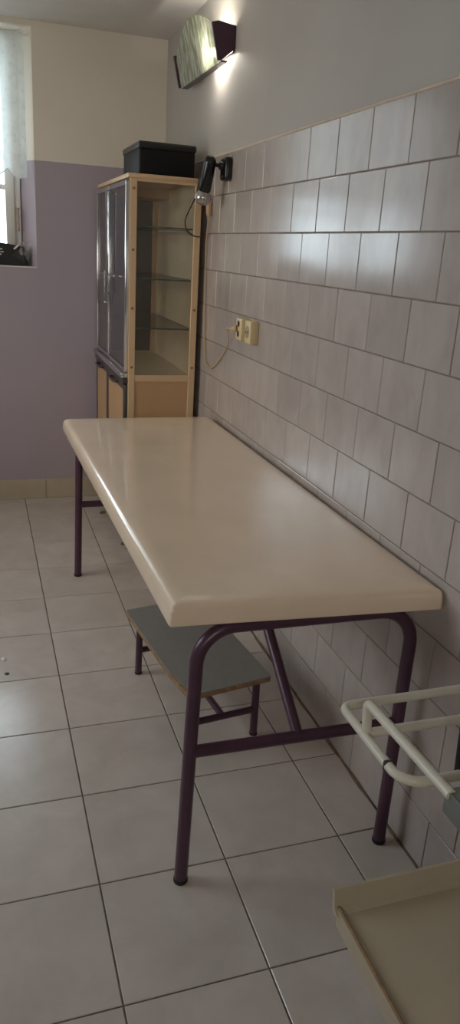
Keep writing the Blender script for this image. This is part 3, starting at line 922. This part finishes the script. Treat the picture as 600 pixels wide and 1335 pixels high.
ext = thing('power_cable', 'peach power cable drooping from the plugged socket and up beside the cabinet', 'cable', (-0.03, 3.0, 0.92))
bm = bm_new()
add_lathe(bm, [(0.0, 0), (0.012, 0), (0.012, 0.008), (0.008, 0.020), (0.004, 0.028), (0.0, 0.028)], (-0.0345, 2.776, 1.150), (-0.8, 0.75, -0.15), 16)
obj('plug', bm, M['cream_cable'], ext)
bm = bm_new()
add_tube(bm, smooth_path([(-0.056, 2.800, 1.145), (-0.052, 2.850, 1.140), (-0.022, 2.915, 1.115), (-0.008, 2.968, 1.056), (-0.007, 3.085, 0.978), (-0.007, 3.181, 0.935), (-0.007, 3.270, 0.952), (-0.007, 3.311, 1.052), (-0.007, 3.332, 1.251), (-0.007, 3.345, 1.420), (-0.009, 3.330, 1.500), (-0.0105, 3.302, 1.568)], 10), 0.0027, 8)
obj('flex', bm, M['cream_cable'], ext)
bm = bm_new()
add_lathe(bm, [(0.0, 0), (0.006, 0.001), (0.011, 0.010), (0.0125, 0.02), (0.0125, 0.066), (0.010, 0.074), (0.0, 0.075)], (-0.0135, 3.300, 1.563), (0, 0.12, 1), 14)
obj('cable_connector', bm, M['cream_cable'], ext)

# ------------------------------------------------------------------ wheeled trolley at the right edge
tr = thing('instrument_trolley', 'cream enamel trolley with tube rail and yellowed tray in the right foreground', 'trolley', (-0.2, 0.75, 0))
RR = 0.0082; LZ2 = 0.680
bm = bm_new()
loop = fillet([(-0.045, 1.000, LZ2), (-0.400, 1.000, LZ2), (-0.400, 0.787, LZ2), (-0.045, 0.787, LZ2)], [0.018, 0.040], 10)
add_tube(bm, loop, RR, 14)
obj('guard_rail', bm, M['white_tube'], tr)
bm = bm_new()
add_box(bm, -0.4088, -0.3912, 0.832, 0.840, LZ2-0.0095, LZ2+0.0095, 0.004, 2)
obj('rail_clip', bm, M['dark_metal'], tr)
bm = bm_new()
add_tube(bm, fillet([(-0.045, 0.913, LZ2+0.001), (-0.396, 0.917, LZ2+0.001), (-0.400, 0.917, LZ2+0.062), (-0.392, 0.690, LZ2+0.060)], [0.012, 0.010], 8), RR, 14)
obj('carry_rail', bm, M['white_tube'], tr)
bm = bm_new()
add_box(bm, -0.395, -0.389, 0.47, 0.700, LZ2+0.026, LZ2+0.064, 0.0015, 2)
add_box(bm, -0.395, -0.372, 0.47, 0.700, LZ2+0.060, LZ2+0.064, 0.0012, 1)
obj('steel_bracket', bm, M['steel'], tr)
bm = bm_new()
add_tube(bm, [(-0.297, 0.796, LZ2-0.002), (-0.290, 0.812, LZ2+0.10)], 0.007, 12)
obj('stop_pin', bm, M['black_rubber'], tr)
# tray: floor, high rear upstand, low folded left lip
bm = bm_new()
tx0, tx1, ty0, ty1, tz = -0.392, -0.052, 0.46, 0.938, 0.276
def strip(bm, secA, secB):
    A = [bm.verts.new(p) for p in secA]; B = [bm.verts.new(p) for p in secB]
    for k in range(len(A)-1): bm.faces.new((A[k], A[k+1], B[k+1], B[k]))
add_box(bm, tx0+0.006, tx1, ty0, ty1-0.002, tz-0.010, tz-0.003, 0.0015, 1)
add_prism(bm, [(tx0, tz-0.040), (tx0+0.004, tz-0.042), (tx0+0.005, tz-0.008), (tx0+0.014, tz-0.003), (tx0+0.010, tz+0.002), (tx0+0.003, tz+0.005), (tx0-0.002, tz+0.002)], ty0, ty1-0.001, 'xz')
add_prism(bm, [(ty1-0.006, tz-0.010), (ty1-0.014, tz-0.003), (ty1-0.004, tz+0.004), (ty1+0.006, tz+0.041), (ty1+0.011, tz+0.041), (ty1+0.004, tz-0.002)], tx0-0.008, tx1, 'yz')
obj('tray', bm, M['tray'], tr, smooth=30)
bm = bm_new()
add_tube(bm, [(tx0+0.001, ty0, tz+0.0055), (tx0+0.001, ty1-0.004, tz+0.0055)], 0.0035, 8)
obj('worn_edge', bm, M['chip'], tr, label='rusty worn edge of the tray')
for yy in (0.54, 0.90):
    bm = bm_new(); add_tube(bm, [(-0.040, yy, 0.075), (-0.040, yy, LZ2+0.05)], 0.011, 14); pz = obj('post', bm, M['white_tube'], tr)
bm = bm_new(); add_tube(bm, [(-0.040, 0.50, LZ2), (-0.040, 1.005, LZ2)], 0.0095, 12); obj('side_rail', bm, M['white_tube'], tr)
bm = bm_new(); add_tube(bm, [(-0.040, 0.50, 0.265), (-0.040, 0.93, 0.265)], 0.010, 12); obj('side_rail', bm, M['white_tube'], tr)
bm = bm_new(); add_tube(bm, [(-0.040, 0.54, LZ2+0.045), (-0.388, 0.54, LZ2+0.045)], 0.009, 12); obj('cross_rail', bm, M['white_tube'], tr)
for yy in (0.54, 0.90):
    bm = bm_new(); add_tube(bm, fillet([(-0.040, yy, 0.085), (-0.200 if yy > 0.6 else -0.30, yy-0.28 if yy > 0.6 else yy-0.10, 0.085)], 0), 0.010, 12); obj('base_bar', bm, M['white_tube'], tr)
for (xx, yy) in ((-0.040, 0.54), (-0.040, 0.90), (-0.200, 0.62), (-0.30, 0.44)):
    bm = bm_new()
    add_lathe(bm, [(0.0, -0.008), (0.022, -0.008), (0.026, -0.004), (0.026, 0.004), (0.022, 0.008), (0.0, 0.008)], (xx, yy, 0.0262), (1, 0, 0), 20)
    add_box(bm, xx-0.011, xx+0.011, yy-0.006, yy+0.006, 0.050, 0.086, 0.002, 1)
    obj('castor', bm, M['black_rubber'], tr)

# ------------------------------------------------------------------ bits on the floor
def scrap(x, y, w, l, rot, mat, label, name='scrap'):
    bm = bm_new()
    n = 9
    top = []; bot = []
    for k in range(n):
        a = 2*PI*k/n; r = 1+random.uniform(-0.25, 0.25)
        p = Matrix.Rotation(rot, 2) @ Vector((math.cos(a)*w/2*r, math.sin(a)*l/2*r))
        zz = 0.001+random.uniform(0, 0.004)
        bot.append(bm.verts.new((x+p.x, y+p.y, zz-0.001))); top.append(bm.verts.new((x+p.x*0.95, y+p.y*0.95, zz+0.0012)))
    bm.faces.new(bot[::-1]); bm.faces.new(top)
    for k in range(n): bm.faces.new((bot[k], bot[(k+1) % n], top[(k+1) % n], top[k]))
    o = obj(name, bm, mat); tag(o, label, 'scrap')
scrap(-0.336, 3.466, 0.026, 0.04, 0.4, M['scrap'], 'small dark brown scrap on the floor by the cabinet foot nearest the table')
scrap(-0.366, 3.958, 0.030, 0.05, -0.5, M['scrap'], 'small brown scrap on the floor behind the far table leg')
scrap(-0.955, 2.456, 0.012, 0.022, 0.2, M['scrap_white'], 'tiny white scrap on the floor at the left edge')
scrap(-0.945, 2.354, 0.010, 0.018, 0.8, M['scrap_dark'], 'tiny dark crumb on the floor at the left edge')

# ------------------------------------------------------------------ light and world
w = bpy.data.worlds.new('sky'); sc.world = w; w.use_nodes = True
nt = w.node_tree; bg = nt.nodes['Background']
tc = nt.nodes.new('ShaderNodeTexCoord'); sep = nt.nodes.new('ShaderNodeSeparateXYZ'); nt.links.new(tc.outputs['Generated'], sep.inputs[0])
rp = nt.nodes.new('ShaderNodeValToRGB')
rp.color_ramp.elements[0].position = 0.35; rp.color_ramp.elements[0].color = (0.52, 0.51, 0.49, 1)
rp.color_ramp.elements[1].position = 0.60; rp.color_ramp.elements[1].color = (1.0, 1.0, 1.0, 1)
mr = nt.nodes.new('ShaderNodeMapRange'); mr.inputs['From Min'].default_value = -1; mr.inputs['From Max'].default_value = 1
nt.links.new(sep.outputs['Z'], mr.inputs['Value']); nt.links.new(mr.outputs['Result'], rp.inputs['Fac'])
# cooler open sky on the side of the visible window, warmer sunlit surroundings elsewhere
my = nt.nodes.new('ShaderNodeMapRange'); my.inputs['From Min'].default_value = -0.1; my.inputs['From Max'].default_value = 0.6
nt.links.new(sep.outputs['Y'], my.inputs['Value'])
hue = nt.nodes.new('ShaderNodeMix'); hue.data_type = 'RGBA'
hue.inputs[6].default_value = (1.07, 0.97, 0.89, 1); hue.inputs[7].default_value = (0.86, 0.96, 1.10, 1)
nt.links.new(my.outputs['Result'], hue.inputs['Factor'])
mm = nt.nodes.new('ShaderNodeMix'); mm.data_type = 'RGBA'; mm.blend_type = 'MULTIPLY'; mm.inputs['Factor'].default_value = 1.0
nt.links.new(rp.outputs['Color'], mm.inputs[6]); nt.links.new(hue.outputs[2], mm.inputs[7])
nt.links.new(mm.outputs[2], bg.inputs['Color']); bg.inputs['Strength'].default_value = 4.5

def portal(name, loc, rot, sx, sz):
    l = bpy.data.lights.new(name, 'AREA'); l.shape = 'RECTANGLE'; l.size = sx; l.size_y = sz
    l.cycles.is_portal = True
    o = bpy.data.objects.new(name, l); COL.objects.link(o); o.location = loc; o.rotation_euler = rot
portal('window_portal', (-1.245, YO+0.02, (WZ0+WZ1)/2), (-PI/2, 0, 0), 1.1, 1.1)
portal('window_portal', ((VX0+VX1)/2, YF-0.17, (VZ0+VZ1)/2), (PI/2, 0, 0), 1.05, 1.15)
portal('window_portal', (XL-0.17, (LY0+LY1)/2, (LZ0+LZ1)/2), (0, -PI/2, 0), LZ1-LZ0+0.05, LY1-LY0+0.05)

# ------------------------------------------------------------------ camera
RX, RY, RZr, F = -0.3368, 0.0606, -0.333, 969.65
cam = bpy.data.cameras.new('camera'); co = bpy.data.objects.new('camera', cam); COL.objects.link(co)
fw = Vector((-math.sin(RZr)*math.cos(RX), math.cos(RZr)*math.cos(RX), math.sin(RX)))
r0 = Vector((math.cos(RZr), math.sin(RZr), 0)); u0 = r0.cross(fw)
r1 = r0*math.cos(RY)+u0*math.sin(RY); u1 = -r0*math.sin(RY)+u0*math.cos(RY)
mat = Matrix((r1, u1, -fw)).transposed().to_4x4(); mat.translation = Vector((-0.9774, 0, 1.4281))
co.matrix_world = mat
cam.sensor_fit = 'VERTICAL'; cam.sensor_height = 36.0; cam.lens = F/1335*36.0
cam.clip_start = 0.02; cam.clip_end = 100
sc.camera = co

vs = sc.view_settings
sc.display_settings.display_device = 'sRGB'
vs.view_transform = 'Standard'; vs.look = 'None'; vs.gamma = 1.0; vs.use_curve_mapping = False
vs.exposure = 0.78
